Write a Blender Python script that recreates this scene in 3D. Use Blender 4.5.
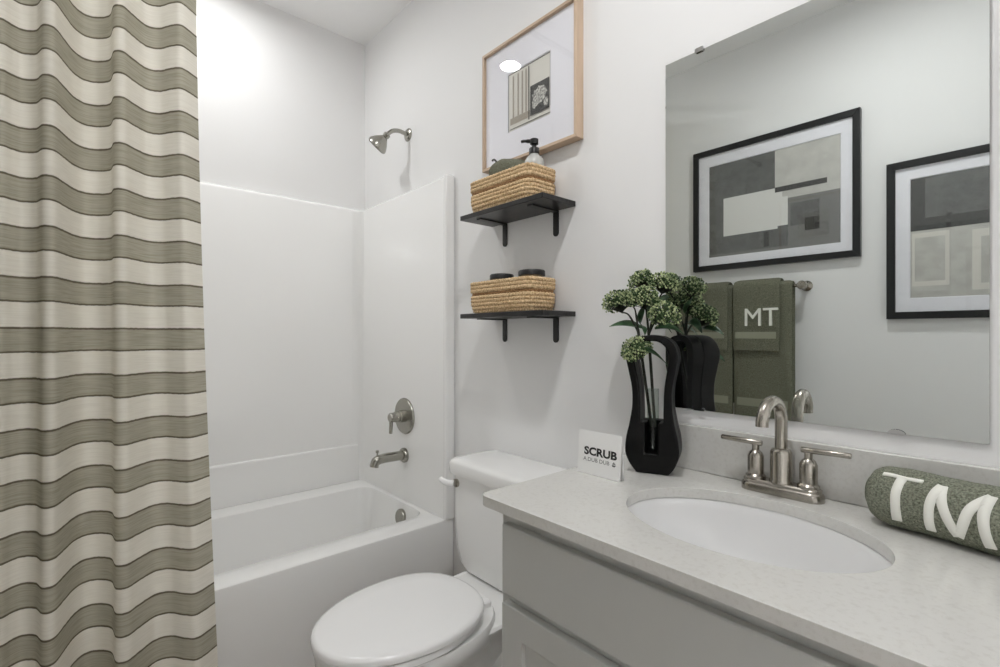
import bpy, bmesh, math, random
from math import pi, sin, cos, radians, atan2, sqrt
from mathutils import Vector, Matrix, noise

# ------------------------------------------------------------------ clear
for o in list(bpy.data.objects): bpy.data.objects.remove(o, do_unlink=True)
S = bpy.context.scene
C = S.collection

# ------------------------------------------------------------------ camera, world, exposure
FPX = 490.0
cam_d = bpy.data.cameras.new('camera'); cam = bpy.data.objects.new('camera', cam_d); C.objects.link(cam)
cam_d.sensor_fit = 'HORIZONTAL'; cam_d.sensor_width = 36.0
cam_d.lens = 36.0 * FPX / 1000.0
cam_d.shift_y = 0.0015
cam_d.clip_start = 0.02
cam.location = (2.434, -1.2, 1.19)
cam.rotation_euler = (pi/2, 0, atan2(551, FPX))
S.camera = cam
w = bpy.data.worlds.new('world'); S.world = w; w.use_nodes = True
w.node_tree.nodes['Background'].inputs[0].default_value = (1, 1, 1, 1)
w.node_tree.nodes['Background'].inputs[1].default_value = 0.3
S.view_settings.view_transform = 'Standard'; S.view_settings.look = 'None'
S.view_settings.exposure = 0.03; S.view_settings.gamma = 1.0; S.view_settings.use_curve_mapping = False
LAMP = 170.0            # strength of the recessed ceiling disc above the tub
LAMP_B = 355.0          # ... and above the vanity floor
CEIL = 2.734; BACK = -1.53; RIGHT = 3.60
DOOR0, DOOR1, DOORH, HALL = 2.64, 3.46, 2.08, -3.2     # unseen doorway and hall, added to let soft fill light in
FILL_WINDOW = 13.6             # strength of the glowing hall window, added as ambient fill
S.cycles.max_bounces = 16; S.cycles.diffuse_bounces = 12      # white room: let the light settle

# ------------------------------------------------------------------ materials
def s2l(c):
    return tuple(((v/255)/12.92 if v/255 <= 0.04045 else ((v/255+0.055)/1.055)**2.4) for v in c)
def mat(name, col, rough=0.5, metal=0.0, coat=0.0, spec=0.5):
    m = bpy.data.materials.new(name); m.use_nodes = True
    b = m.node_tree.nodes['Principled BSDF']
    b.inputs['Base Color'].default_value = (*s2l(col), 1); b.inputs['Roughness'].default_value = rough
    b.inputs['Metallic'].default_value = metal; b.inputs['Coat Weight'].default_value = coat
    b.inputs['Specular IOR Level'].default_value = spec
    return m
def nodes(m): return m.node_tree.nodes, m.node_tree.links, m.node_tree.nodes['Principled BSDF']
def coords(m, scale=(1, 1, 1)):
    n, l, b = nodes(m)
    t = n.new('ShaderNodeTexCoord'); mp = n.new('ShaderNodeMapping'); mp.inputs['Scale'].default_value = scale
    l.new(t.outputs['Object'], mp.inputs['Vector']); return mp.outputs['Vector']
def noisy(m, c1, c2, scale=20, detail=3, lo=0.35, hi=0.65, sc=(1, 1, 1)):
    n, l, b = nodes(m); v = coords(m, sc)
    t = n.new('ShaderNodeTexNoise'); t.inputs['Scale'].default_value = scale; t.inputs['Detail'].default_value = detail
    l.new(v, t.inputs['Vector'])
    r = n.new('ShaderNodeValToRGB'); r.color_ramp.elements[0].position = lo; r.color_ramp.elements[1].position = hi
    r.color_ramp.elements[0].color = (*s2l(c1), 1); r.color_ramp.elements[1].color = (*s2l(c2), 1)
    l.new(t.outputs['Fac'], r.inputs['Fac']); l.new(r.outputs['Color'], b.inputs['Base Color'])
    return r
def bump(m, scale=200, strength=0.2, dist=0.002, detail=2, sc=(1, 1, 1)):
    n, l, b = nodes(m); v = coords(m, sc)
    t = n.new('ShaderNodeTexNoise'); t.inputs['Scale'].default_value = scale; t.inputs['Detail'].default_value = detail
    l.new(v, t.inputs['Vector'])
    bp = n.new('ShaderNodeBump'); bp.inputs['Strength'].default_value = strength; bp.inputs['Distance'].default_value = dist
    l.new(t.outputs['Fac'], bp.inputs['Height']); l.new(bp.outputs['Normal'], b.inputs['Normal'])
def emit(name, strength, col=(1, 1, 1)):
    m = bpy.data.materials.new(name); m.use_nodes = True; n = m.node_tree.nodes; l = m.node_tree.links
    n.remove(n['Principled BSDF']); e = n.new('ShaderNodeEmission'); e.inputs[0].default_value = (*col, 1); e.inputs[1].default_value = strength
    l.new(e.outputs[0], n['Material Output'].inputs[0]); return m
def glassy(name, tint=(1, 1, 1), ior=1.45, rough=0.0):
    m = bpy.data.materials.new(name); m.use_nodes = True; n = m.node_tree.nodes; l = m.node_tree.links
    n.remove(n['Principled BSDF'])
    t = n.new('ShaderNodeBsdfTransparent'); t.inputs[0].default_value = (*tint, 1)
    g = n.new('ShaderNodeBsdfGlossy'); g.inputs['Roughness'].default_value = rough
    f = n.new('ShaderNodeLayerWeight'); f.inputs['Blend'].default_value = 0.5
    p5 = n.new('ShaderNodeMath'); p5.operation = 'POWER'; p5.inputs[1].default_value = 5.0; l.new(f.outputs['Facing'], p5.inputs[0])
    r0 = ((ior-1)/(ior+1))**2
    ma = n.new('ShaderNodeMath'); ma.operation = 'MULTIPLY_ADD'; ma.inputs[1].default_value = 1-r0; ma.inputs[2].default_value = r0; l.new(p5.outputs[0], ma.inputs[0])
    x = n.new('ShaderNodeMixShader'); l.new(ma.outputs[0], x.inputs[0]); l.new(t.outputs[0], x.inputs[1]); l.new(g.outputs[0], x.inputs[2])
    l.new(x.outputs[0], n['Material Output'].inputs[0]); return m

M = {}
M['wall'] = mat('wall paint', (235, 235, 235), 0.6, spec=0.25); bump(M['wall'], 260, 0.06, 0.001)
M['ceiling'] = mat('ceiling paint', (244, 244, 244), 0.8, spec=0.2); bump(M['ceiling'], 180, 0.1, 0.001)
M['trim'] = mat('trim paint', (240, 240, 238), 0.35)
M['floor'] = mat('vinyl plank', (128, 112, 96), 0.45); noisy(M['floor'], (112, 97, 82), (142, 126, 109), 6, 5, sc=(1, 8, 1))
M['acrylic'] = mat('white acrylic', (238, 238, 237), 0.16, coat=0.3)
M['china'] = mat('white china', (242, 242, 241), 0.07, coat=0.4)
M['basin'] = mat('sink china', (229, 229, 229), 0.1, coat=0.3)
M['seat'] = mat('white seat plastic', (242, 242, 242), 0.16)
M['nickel'] = mat('brushed nickel', (172, 167, 158), 0.25, 1.0)
M['nickel_dark'] = mat('satin nickel shower', (168, 166, 158), 0.25, 1.0)
M['cabinet'] = mat('grey cabinet paint', (196, 197, 194), 0.4)
M['gap'] = mat('dark cabinet gap', (60, 60, 58), 0.8)
M['quartz'] = mat('speckled quartz', (212, 211, 208), 0.22, coat=0.12)
n_, l_, b_ = nodes(M['quartz'])
v_ = coords(M['quartz'])
vo = n_.new('ShaderNodeTexVoronoi'); vo.inputs['Scale'].default_value = 330; l_.new(v_, vo.inputs['Vector'])
nz = n_.new('ShaderNodeTexNoise'); nz.inputs['Scale'].default_value = 120; nz.inputs['Detail'].default_value = 4; l_.new(v_, nz.inputs['Vector'])
rr = n_.new('ShaderNodeValToRGB'); e = rr.color_ramp.elements
e[0].position = 0.2; e[0].color = (*s2l((200, 198, 193)), 1); e[1].position = 0.5; e[1].color = (*s2l((211, 210, 206)), 1)
l_.new(nz.outputs['Fac'], rr.inputs['Fac'])
sp = n_.new('ShaderNodeValToRGB'); e = sp.color_ramp.elements
e[0].position = 0.02; e[0].color = (0.55, 0.52, 0.47, 1); e[1].position = 0.17; e[1].color = (1, 1, 1, 1)
l_.new(vo.outputs['Distance'], sp.inputs['Fac'])
mx = n_.new('ShaderNodeMix'); mx.data_type = 'RGBA'; mx.blend_type = 'MULTIPLY'; mx.inputs['Factor'].default_value = 0.5
l_.new(rr.outputs['Color'], mx.inputs['A']); l_.new(sp.outputs['Color'], mx.inputs['B']); l_.new(mx.outputs['Result'], b_.inputs['Base Color'])
M['mirror'] = mat('silvered mirror', (226, 230, 228), 0.0, 1.0)
M['mirror_edge'] = mat('mirror edge', (70, 78, 76), 0.2)
M['chrome'] = mat('chrome clip', (205, 205, 205), 0.12, 1.0)
M['black_wood'] = mat('black stained wood', (30, 29, 29), 0.35); noisy(M['black_wood'], (22, 21, 21), (40, 38, 37), 12, 4, sc=(1, 9, 1))
M['black_metal'] = mat('matte black metal', (24, 24, 24), 0.4)
M['black_frame'] = mat('black frame', (26, 27, 28), 0.35)
M['oak'] = mat('light oak', (196, 164, 134), 0.45); noisy(M['oak'], (172, 148, 124), (208, 184, 160), 14, 4, 0.3, 0.7, sc=(1, 1, 0.12))
M['oak_h'] = mat('light oak rail', (196, 164, 134), 0.45); noisy(M['oak_h'], (166, 142, 118), (206, 182, 158), 14, 4, 0.3, 0.7, sc=(0.12, 1, 1))
M['mat_board'] = mat('white mat board', (240, 240, 246), 0.8)
M['glass'] = glassy('picture glass', ior=1.5)
M['art_cream'] = mat('cream print', (222, 220, 212), 0.7)
M['art_sand'] = mat('sand print', (170, 162, 148), 0.7)
M['art_line'] = mat('dark print line', (96, 94, 88), 0.7)
M['art_black'] = mat('floral print', (50, 50, 48), 0.7); noisy(M['art_black'], (44, 44, 42), (72, 72, 70), 60, 4)
M['art_pale'] = mat('pale print', (190, 190, 184), 0.7); noisy(M['art_pale'], (120, 120, 116), (214, 214, 208), 140, 4, 0.4, 0.6)
M['art_grey'] = mat('grey print', (98, 99, 97), 0.7); noisy(M['art_grey'], (92, 93, 91), (106, 107, 105), 30, 4)
M['art_dark'] = mat('charcoal print', (60, 60, 58), 0.7)
M['art_mid'] = mat('mid grey print', (124, 124, 121), 0.7)
M['art_light'] = mat('light print', (226, 226, 222), 0.7)
M['art_stone'] = mat('stone print', (196, 195, 189), 0.7); noisy(M['art_stone'], (190, 189, 183), (203, 202, 196), 20, 4)
M['jute'] = mat('jute braid', (196, 158, 112), 0.85); noisy(M['jute'], (172, 136, 92), (238, 212, 172), 190, 3, 0.32, 0.68); bump(M['jute'], 500, 0.6, 0.002)
M['jute_dark'] = mat('dark jute braid', (140, 100, 62), 0.85); noisy(M['jute_dark'], (120, 86, 52), (178, 140, 98), 190, 3, 0.32, 0.68)
M['towel'] = mat('olive terry cloth', (92, 94, 80), 0.95, spec=0.1); noisy(M['towel'], (96, 97, 82), (136, 137, 120), 260, 4, 0.3, 0.7); bump(M['towel'], 420, 0.9, 0.004)
M['towel_roll'] = mat('sage grey terry cloth', (108, 112, 98), 0.95, spec=0.1); noisy(M['towel_roll'], (96, 100, 86), (164, 167, 150), 330, 4, 0.3, 0.7); bump(M['towel_roll'], 420, 1.0, 0.005)
M['towel_band'] = mat('olive woven band', (150, 151, 134), 0.8, spec=0.2); bump(M['towel_band'], 300, 0.3, 0.001)
M['thread'] = mat('white embroidery', (240, 240, 232), 0.7); bump(M['thread'], 900, 0.3, 0.001)
M['vase'] = mat('black ceramic', (8, 8, 8), 0.42, spec=0.22); bump(M['vase'], 300, 0.1, 0.001)
M['tube'] = glassy('clear tube glass', (0.93, 0.95, 0.94), 1.35)
M['stem'] = mat('dark green stem', (38, 42, 30), 0.6)
M['leaf'] = mat('dark green leaf', (44, 74, 46), 0.35); noisy(M['leaf'], (32, 58, 36), (72, 104, 70), 40, 3)
M['bead'] = mat('pale green bud', (168, 186, 122), 0.5); noisy(M['bead'], (70, 98, 50), (196, 206, 156), 130, 2, 0.36, 0.62)
M['bud_dark'] = mat('dark green bud', (52, 78, 40), 0.6)
M['card'] = mat('white card', (236, 236, 235), 0.5)
M['ink'] = mat('black ink', (26, 26, 26), 0.6)
M['ink_grey'] = mat('grey ink', (95, 95, 95), 0.6)
M['black_plastic'] = mat('black plastic', (24, 24, 24), 0.4)
M['bottle'] = mat('frosted bottle', (222, 224, 220), 0.25); M['bottle'].node_tree.nodes['Principled BSDF'].inputs['Transmission Weight'].default_value = 0.35
M['rubber'] = mat('dark opening', (25, 25, 25), 0.6)
M['spray'] = mat('grey spray face', (112, 112, 104), 0.5)
M['lamp'] = emit('lamp diffuser', LAMP, (1.0, 1.0, 1.0)); M['lamp_b'] = emit('lamp diffuser vanity', LAMP_B, (1.0, 1.0, 1.0)); M['window_fill'] = emit('added window fill', FILL_WINDOW, (0.97, 0.985, 1.0))  # the window emission is added fill, unlike the ceiling discs
# striped curtain cloth
m = M['curtain'] = mat('striped linen', (225, 221, 210), 0.9, spec=0.1)
n, l, b = nodes(m)
tc = n.new('ShaderNodeTexCoord'); sx = n.new('ShaderNodeSeparateXYZ'); l.new(tc.outputs['Object'], sx.inputs[0])
CUR0 = 0.05; PER = 0.1110; TOPZ = 1.983
nzw = n.new('ShaderNodeTexNoise'); nzw.inputs['Scale'].default_value = 90; l.new(tc.outputs['Object'], nzw.inputs['Vector'])
def mth(op, a, bb=None):
    k = n.new('ShaderNodeMath'); k.operation = op
    for i, q in enumerate((a, bb)):
        if q is None: continue
        if isinstance(q, (int, float)): k.inputs[i].default_value = q
        else: l.new(q, k.inputs[i])
    return k.outputs[0]
jit = mth('MULTIPLY', mth('SUBTRACT', nzw.outputs['Fac'], 0.5), 0.0022)
zz = mth('ADD', sx.outputs['Z'], jit)
ph = mth('FRACT', mth('DIVIDE', mth('ADD', zz, CUR0 - TOPZ + 40*PER), PER))       # 0..1, the band is the last 0.486
rp = n.new('ShaderNodeValToRGB'); rp.color_ramp.interpolation = 'LINEAR'
CREAM = (*s2l((243, 239, 229)), 1); EDGE = (*s2l((112, 106, 91)), 1); BAND = (*s2l((186, 182, 166)), 1)
els = rp.color_ramp.elements
els[0].position = 0.0; els[0].color = EDGE; els[1].position = 1.0; els[1].color = EDGE
for p, c in ((0.010, EDGE), (0.018, CREAM), (0.500, CREAM), (0.508, EDGE), (0.533, EDGE), (0.55, BAND), (0.965, BAND), (0.98, EDGE)):
    q = els.new(p); q.color = c
l.new(ph, rp.inputs['Fac'])
mp = n.new('ShaderNodeMapping'); mp.inputs['Scale'].default_value = (16, 16, 420); l.new(tc.outputs['Object'], mp.inputs['Vector'])
st = n.new('ShaderNodeTexNoise'); st.inputs['Scale'].default_value = 1.0; st.inputs['Detail'].default_value = 4; l.new(mp.outputs[0], st.inputs['Vector'])
sr = n.new('ShaderNodeValToRGB'); sr.color_ramp.elements[0].position = 0.32; sr.color_ramp.elements[1].position = 0.62
sr.color_ramp.elements[0].color = (0.74, 0.72, 0.68, 1); sr.color_ramp.elements[1].color = (1.06, 1.06, 1.06, 1)
l.new(st.outputs['Fac'], sr.inputs['Fac'])
mxx = n.new('ShaderNodeMix'); mxx.data_type = 'RGBA'; mxx.blend_type = 'MULTIPLY'
fac = mth('MULTIPLY_ADD', mth('GREATER_THAN', ph, 0.5), 0.45); n.active = None
fac.node.inputs[2].default_value = 0.25
l.new(fac, mxx.inputs['Factor']); l.new(rp.outputs['Color'], mxx.inputs['A']); l.new(sr.outputs['Color'], mxx.inputs['B'])
l.new(mxx.outputs['Result'], b.inputs['Base Color'])
# cloth lets a little light through
tl = n.new('ShaderNodeBsdfTranslucent'); l.new(mxx.outputs['Result'], tl.inputs[0])
ms = n.new('ShaderNodeMixShader'); ms.inputs[0].default_value = 0.35
out = n['Material Output']; l.new(b.outputs[0], ms.inputs[1]); l.new(tl.outputs[0], ms.inputs[2]); l.new(ms.outputs[0], out.inputs[0])

# ------------------------------------------------------------------ helpers
def tag(o, label=None, cat=None, group=None, kind=None):
    if label: o['label'] = label
    if cat: o['category'] = cat
    if group: o['group'] = group
    if kind: o['kind'] = kind
    return o
def thing(name, loc, label, cat, group=None):
    o = bpy.data.objects.new(name, None); C.objects.link(o); o.location = loc; o.empty_display_size = 0.05
    return tag(o, label, cat, group)
def wloc(o):
    v = Vector((0, 0, 0))
    while o is not None: v = v + o.location; o = o.parent
    return v
def obj(name, bm, m, parent=None, smooth=True, bevel=0, segs=2, origin=None, autos=40):
    """link a bmesh written in world metres as ONE mesh object"""
    mats = m if isinstance(m, (list, tuple)) else [m]
    bmesh.ops.recalc_face_normals(bm, faces=bm.faces[:])
    me = bpy.data.meshes.new(name)
    org = wloc(parent) if parent is not None else Vector(origin or (0, 0, 0))
    bmesh.ops.translate(bm, verts=bm.verts[:], vec=-org)
    bm.to_mesh(me); bm.free()
    for q in mats: me.materials.append(q)
    o = bpy.data.objects.new(name, me); C.objects.link(o)
    if parent is not None: o.parent = parent
    else: o.location = org
    if bevel:
        md = o.modifiers.new('bevel', 'BEVEL'); md.width = bevel; md.segments = segs; md.limit_method = 'ANGLE'; md.angle_limit = radians(35)
    if smooth:
        for p in me.polygons: p.use_smooth = True
        if autos: me.set_sharp_from_angle(angle=radians(autos))
    return o
def struct(name, bm, m, bevel=0):
    return tag(obj(name, bm, m, None, smooth=bool(bevel), bevel=bevel), kind='structure')
def NB(): return bmesh.new()
def box(bm, x0, x1, y0, y1, z0, z1, mi=0, mtx=None):
    vs = [bm.verts.new((x, y, z)) for x in (x0, x1) for y in (y0, y1) for z in (z0, z1)]
    fs = [(0, 1, 3, 2), (4, 6, 7, 5), (0, 4, 5, 1), (2, 3, 7, 6), (0, 2, 6, 4), (1, 5, 7, 3)]
    for f in fs: bm.faces.new([vs[i] for i in f]).material_index = mi
    if mtx is not None: bmesh.ops.transform(bm, matrix=mtx, verts=vs)
    return vs
def loft(bm, rings, cap0=True, cap1=True, closed=True, mi=0):
    R = [[bm.verts.new(p) for p in r] for r in rings]; nn = len(R[0])
    for a, bb in zip(R, R[1:]):
        for i in range(nn if closed else nn-1):
            j = (i+1) % nn
            bm.faces.new((a[i], a[j], bb[j], bb[i])).material_index = mi
    if cap0: bm.faces.new(R[0]).material_index = mi
    if cap1: bm.faces.new(R[-1]).material_index = mi
    return R
def frame_of(d):
    d = Vector(d).normalized(); u = d.cross(Vector((0, 0, 1)))
    if u.length < 1e-3: u = Vector((1, 0, 0))
    u.normalize(); return u, d.cross(u).normalized()
def tube(bm, pts, r, n=12, mi=0, cap=True):
    pts = [Vector(p) for p in pts]; rs = r if isinstance(r, (list, tuple)) else [r]*len(pts)
    rings = []; u = None
    for i, p in enumerate(pts):
        d = (pts[min(i+1, len(pts)-1)] - pts[max(i-1, 0)]).normalized()
        if u is None: u, v = frame_of(d)
        else:
            u = (u - d*u.dot(d)).normalized(); v = d.cross(u)
        rings.append([p + rs[i]*(cos(2*pi*k/n)*u + sin(2*pi*k/n)*v) for k in range(n)])
    return loft(bm, rings, cap, cap, mi=mi)
def lathe(bm, prof, origin, axis=(0, 0, 1), n=32, mi=0, cap0=True, cap1=True):
    """prof: (radius, distance along axis)"""
    d = Vector(axis).normalized(); u, v = frame_of(d); o = Vector(origin)
    rings = [[o + d*h + max(r, 1e-5)*(cos(2*pi*k/n)*u + sin(2*pi*k/n)*v) for k in range(n)] for r, h in prof]
    return loft(bm, rings, cap0, cap1, mi=mi)
def catmull(P, per=8):
    P = [Vector(p) for p in P]; out = []
    for i in range(len(P)-1):
        p0 = P[max(i-1, 0)]; p1 = P[i]; p2 = P[i+1]; p3 = P[min(i+2, len(P)-1)]
        for k in range(per):
            t = k/per
            out.append(0.5*((2*p1) + (p2-p0)*t + (2*p0-5*p1+4*p2-p3)*t*t + (3*p1-p0-3*p2+p3)*t**3))
    out.append(P[-1]); return out
def rrect(x0, x1, y0, y1, r, seg=5):
    pts = []
    for cx, cy, a in ((x1-r, y1-r, 0), (x0+r, y1-r, pi/2), (x0+r, y0+r, pi), (x1-r, y0+r, 1.5*pi)):
        for k in range(seg+1):
            t = a + k*pi/2/seg; pts.append((cx+r*cos(t), cy+r*sin(t)))
    return pts
def ring(pts, z): return [(x, y, z) for x, y in pts]
def fill2d(bm, loops, tf, depth=None, mi=0):
    """flat polygon (with holes) from 2-D loops; tf maps (x, y, d) to world; depth gives thickness"""
    es = []; allv = []
    for lp in loops:
        vs = [bm.verts.new((p[0], p[1], 0)) for p in lp]; allv += vs
        es += [bm.edges.new((vs[i], vs[(i+1) % len(vs)])) for i in range(len(vs))]
    g = bmesh.ops.triangle_fill(bm, use_beauty=True, use_dissolve=False, edges=es)
    fs = [f for f in g['geom'] if isinstance(f, bmesh.types.BMFace)]
    for f in fs: f.material_index = mi
    if depth:
        e = bmesh.ops.extrude_face_region(bm, geom=fs)
        nv = [q for q in e['geom'] if isinstance(q, bmesh.types.BMVert)]
        for q in nv: q.co.z = depth
        allv += nv
        for f in bm.faces:
            if any(q in nv for q in ()): pass
    for q in allv: q.co = Vector(tf(q.co.x, q.co.y, q.co.z))
def text_mesh(s, size, bold=0.0, align='CENTER'):
    cu = bpy.data.curves.new('t', 'FONT'); cu.body = s; cu.size = size; cu.align_x = align; cu.offset = bold
    cu.resolution_u = 4; cu.extrude = 0.0
    o = bpy.data.objects.new('t', cu); C.objects.link(o)
    dg = bpy.context.evaluated_depsgraph_get(); me = bpy.data.meshes.new_from_object(o.evaluated_get(dg))
    bpy.data.objects.remove(o, do_unlink=True)
    bm = bmesh.new(); bm.from_mesh(me); bpy.data.meshes.remove(me); return bm
def copy_tree(o, parent=None):
    c = o.copy(); C.objects.link(c); c.parent = parent
    for ch in list(o.children): copy_tree(ch, c)
    return c

# ================================================================== THE ROOM
b = NB(); box(b, -0.1, 4.5, HALL-0.1, 0.1, -0.1, 0.0); struct('floor', b, M['floor'])
b = NB(); box(b, -0.1, 4.5, HALL-0.1, 0.1, CEIL, CEIL+0.1); struct('ceiling', b, M['ceiling'])
b = NB(); box(b, -0.1, RIGHT+0.1, 0.0, 0.1, 0.0, CEIL); struct('wall_mirror_side', b, M['wall'])
b = NB(); box(b, -0.1, 0.0, BACK, 0.0, 0.0, CEIL); struct('wall_tub_side', b, M['wall'])
b = NB()
for x0, x1, z0, z1 in ((-0.1, DOOR0, 0.0, CEIL), (DOOR1, RIGHT+0.1, 0.0, CEIL), (DOOR0, DOOR1, DOORH, CEIL)): box(b, x0, x1, BACK-0.1, BACK, z0, z1)
struct('wall_towel_side', b, M['wall'])
b = NB()   # casing of the added doorway that lets the fill light in
for x0, x1, z0, z1 in ((DOOR0-0.06, DOOR0, 0.0, DOORH+0.06), (DOOR1, DOOR1+0.06, 0.0, DOORH+0.06), (DOOR0, DOOR1, DOORH, DOORH+0.06)): box(b, x0, x1, BACK, BACK+0.014, z0, z1)
struct('trim_1', b, M['trim'])
b = NB(); box(b, 1.6, 1.7, HALL, BACK-0.1, 0, CEIL); struct('wall_added_hall_left', b, M['wall'])  # invented hall: its walls bounce the fill light through the doorway
b = NB(); box(b, 4.4, 4.5, HALL, BACK-0.1, 0, CEIL); struct('wall_added_hall_right', b, M['wall'])
b = NB(); box(b, RIGHT+0.1, 4.4, BACK-0.1, BACK, 0, CEIL); struct('wall_added_hall_near', b, M['wall'])
WX0, WX1, WZ0, WZ1 = 1.78, 2.9, 0.5, 2.4
b = NB()
for x0, x1, z0, z1 in ((1.6, WX0, 0, CEIL), (WX1, 4.5, 0, CEIL), (WX0, WX1, 0, WZ0), (WX0, WX1, WZ1, CEIL)): box(b, x0, x1, HALL-0.1, HALL, z0, z1)
struct('wall_added_hall_far', b, M['wall'])
b = NB(); box(b, WX0, WX1, HALL-0.09, HALL-0.08, WZ0, WZ1); struct('fill_window_1', b, M['window_fill'])  # glowing pane added behind the camera to raise the ambient light
b = NB()
for x0, x1, z0, z1 in ((WX0, WX0+0.05, WZ0, WZ1), (WX1-0.05, WX1, WZ0, WZ1), (WX0, WX1, WZ0, WZ0+0.05), (WX0, WX1, WZ1-0.05, WZ1), ((WX0+WX1)/2-0.02, (WX0+WX1)/2+0.02, WZ0, WZ1), (WX0, WX1, 1.5, 1.54)): box(b, x0, x1, HALL-0.078, HALL-0.03, z0, z1)
struct('trim_2', b, M['trim'])  # frame and bars of the added fill window
b = NB(); box(b, RIGHT, RIGHT+0.1, BACK, 0.0, 0.0, CEIL); struct('wall_right', b, M['wall'])
b = NB(); box(b, 0.825, 1.63, -0.014, 0.0, 0.0, 0.1); struct('baseboard_mirror_side', b, M['trim'], 0.004)
b = NB(); box(b, 0.96, DOOR0-0.06, BACK, BACK+0.014, 0.0, 0.1); struct('baseboard_towel_side', b, M['trim'], 0.004)
b = NB(); box(b, RIGHT-0.014, RIGHT, BACK, 0.0, 0.0, 0.1); struct('baseboard_right', b, M['trim'], 0.004)

# ================================================================== CEILING LIGHTS
def disc_light(x, y, label, lm):
    t = thing('ceiling_light', (x, y, CEIL), label, 'ceiling light', 'recessed ceiling lights')
    b = NB(); lathe(b, [(0.088, 0.0), (0.088, 0.004), (0.080, 0.009), (0.058, 0.011), (0.056, 0.006), (0.056, 0.0)], (x, y, CEIL), (0, 0, -1), 48, cap0=False, cap1=False)
    obj('trim_ring', b, M['trim'], t)
    b = NB(); lathe(b, [(0.0001, 0.0065), (0.056, 0.0065)], (x, y, CEIL), (0, 0, -1), 40, cap0=True, cap1=False)
    obj('diffuser', b, M[lm], t)
    return t
disc_light(0.38, -0.765, 'round flush ceiling light above the bathtub, reflected in the oak picture frame glass', 'lamp')
disc_light(2.0, -0.765, 'round flush ceiling light above the vanity floor space', 'lamp_b')

# ================================================================== TUB AND SURROUND
SX, SY, RIMZ, TOPS = 0.04, -0.045, 0.44, 1.848
t = thing('bathtub', (0.4, -0.765, 0), 'white alcove bathtub with a flat apron behind the striped curtain', 'bathtub')
b = NB()
ox0, ox1, oy0, oy1 = 0.002, 0.800, BACK+0.002, -0.002
ix0, ix1, iy0, iy1 = 0.155, 0.682, BACK+0.07, -0.062
def tubring(x0, x1, y0, y1, r, z): return ring(rrect(x0, x1, y0, y1, r, 8), z)
rs = [tubring(ox0, ox1, oy0, oy1, 0.006, 0.0), tubring(ox0, ox1, oy0, oy1, 0.006, RIMZ-0.012), tubring(ox0, ox1-0.003, oy0, oy1, 0.006, RIMZ-0.004), tubring(ox0, ox1-0.011, oy0, oy1, 0.006, RIMZ),
      tubring(ix0-0.012, ix1+0.012, iy0-0.012, iy1+0.008, 0.075, RIMZ-0.001), tubring(ix0-0.003, ix1+0.003, iy0-0.003, iy1+0.002, 0.07, RIMZ-0.006), tubring(ix0, ix1, iy0, iy1, 0.068, RIMZ-0.018),
      tubring(ix0+0.03, ix1-0.03, iy0+0.10, iy1-0.03, 0.08, 0.22), tubring(ix0+0.045, ix1-0.045, iy0+0.14, iy1-0.045, 0.09, 0.14), tubring(ix0+0.08, ix1-0.08, iy0+0.18, iy1-0.08, 0.09, 0.10), tubring(ix0+0.16, ix1-0.16, iy0+0.3, iy1-0.16, 0.08, 0.092)]
loft(b, rs, True, True); obj('shell', b, M['acrylic'], t)
# overflow plate on the sloping end wall
b = NB(); ax = Vector((0, -1, 0.14)).normalized(); pc = Vector((0.50, -0.0735, 0.375))
lathe(b, [(0.036, -0.004), (0.036, 0.006), (0.033, 0.010), (0.012, 0.011), (0.0001, 0.011)], pc, ax, 32, cap1=False); obj('overflow_plate', b, M['nickel_dark'], t)
b = NB(); lathe(b, [(0.036, 0.0), (0.034, 0.004), (0.01, 0.005), (0.0001, 0.004)], (0.42, -0.32, 0.093), (0, 0, 1), 24, cap1=False); obj('drain', b, M['nickel_dark'], t)

t = thing('tub_surround', (0.02, -0.765, RIMZ), 'white moulded wall surround rising above the bathtub rim', 'tub surround')
b = NB()
# one U-shaped wall with rounded inside corners
def upath(off):
    r = 0.05
    pts = [(0.798, BACK - SY)]
    for cx, cy, a0 in ((SX+r, BACK-SY+r, 1.5*pi), (SX+r, SY-r, pi)):
        for k in range(7): pts.append((cx + r*cos(a0 - k*pi/12), cy + r*sin(a0 - k*pi/12)))
    pts.append((0.798, SY)); return pts
P = upath(0)
outer = []
for x, y in P:
    if y > -0.3: yy = -0.001
    elif y < BACK+0.3: yy = BACK+0.001
    else: yy = y
    outer.append((x if x > 0.1 else 0.001, yy))
seq = [(P, RIMZ-0.002), (P, TOPS-0.02)]
inn0 = [(x, y, RIMZ) for x, y in P]; inn1 = [(x, y, TOPS-0.022) for x, y in P]
def toward(p, q, k): return (p[0]+(q[0]-p[0])*k, p[1]+(q[1]-p[1])*k)
inn2 = [(*toward(p, q, 0.25), TOPS-0.008) for p, q in zip(P, outer)]
inn3 = [(*toward(p, q, 0.55), TOPS) for p, q in zip(P, outer)]
out1 = [(*q, TOPS) for q in outer]; out0 = [(*q, RIMZ) for q in outer]
R_ = loft(b, [inn0, inn1, inn2, inn3, out1, out0], False, False, closed=False)
for k in (0, -1): b.faces.new([r[k] for r in R_])
obj('wall_panel', b, M['acrylic'], t)
for y0, y1 in ((SY-0.0015, -0.001), (BACK+0.001, BACK-SY+0.0015)):
    b = NB(); pr = rrect(0.786, 0.809, y0, y1, 0.009, 5)   # rounded vertical flange at the open edge of an end panel
    loft(b, [ring(pr, RIMZ+0.001), ring(pr, TOPS-0.016), ring(rrect(0.788, 0.807, y0+.003, y1-.003, 0.008, 5), TOPS-0.006), ring(rrect(0.793, 0.802, y0+.008, y1-.008, 0.004, 5), TOPS-0.002)])
    obj('edge_flange', b, M['acrylic'], t)
b = NB()   # lower ledge moulded along the long wall
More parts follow.
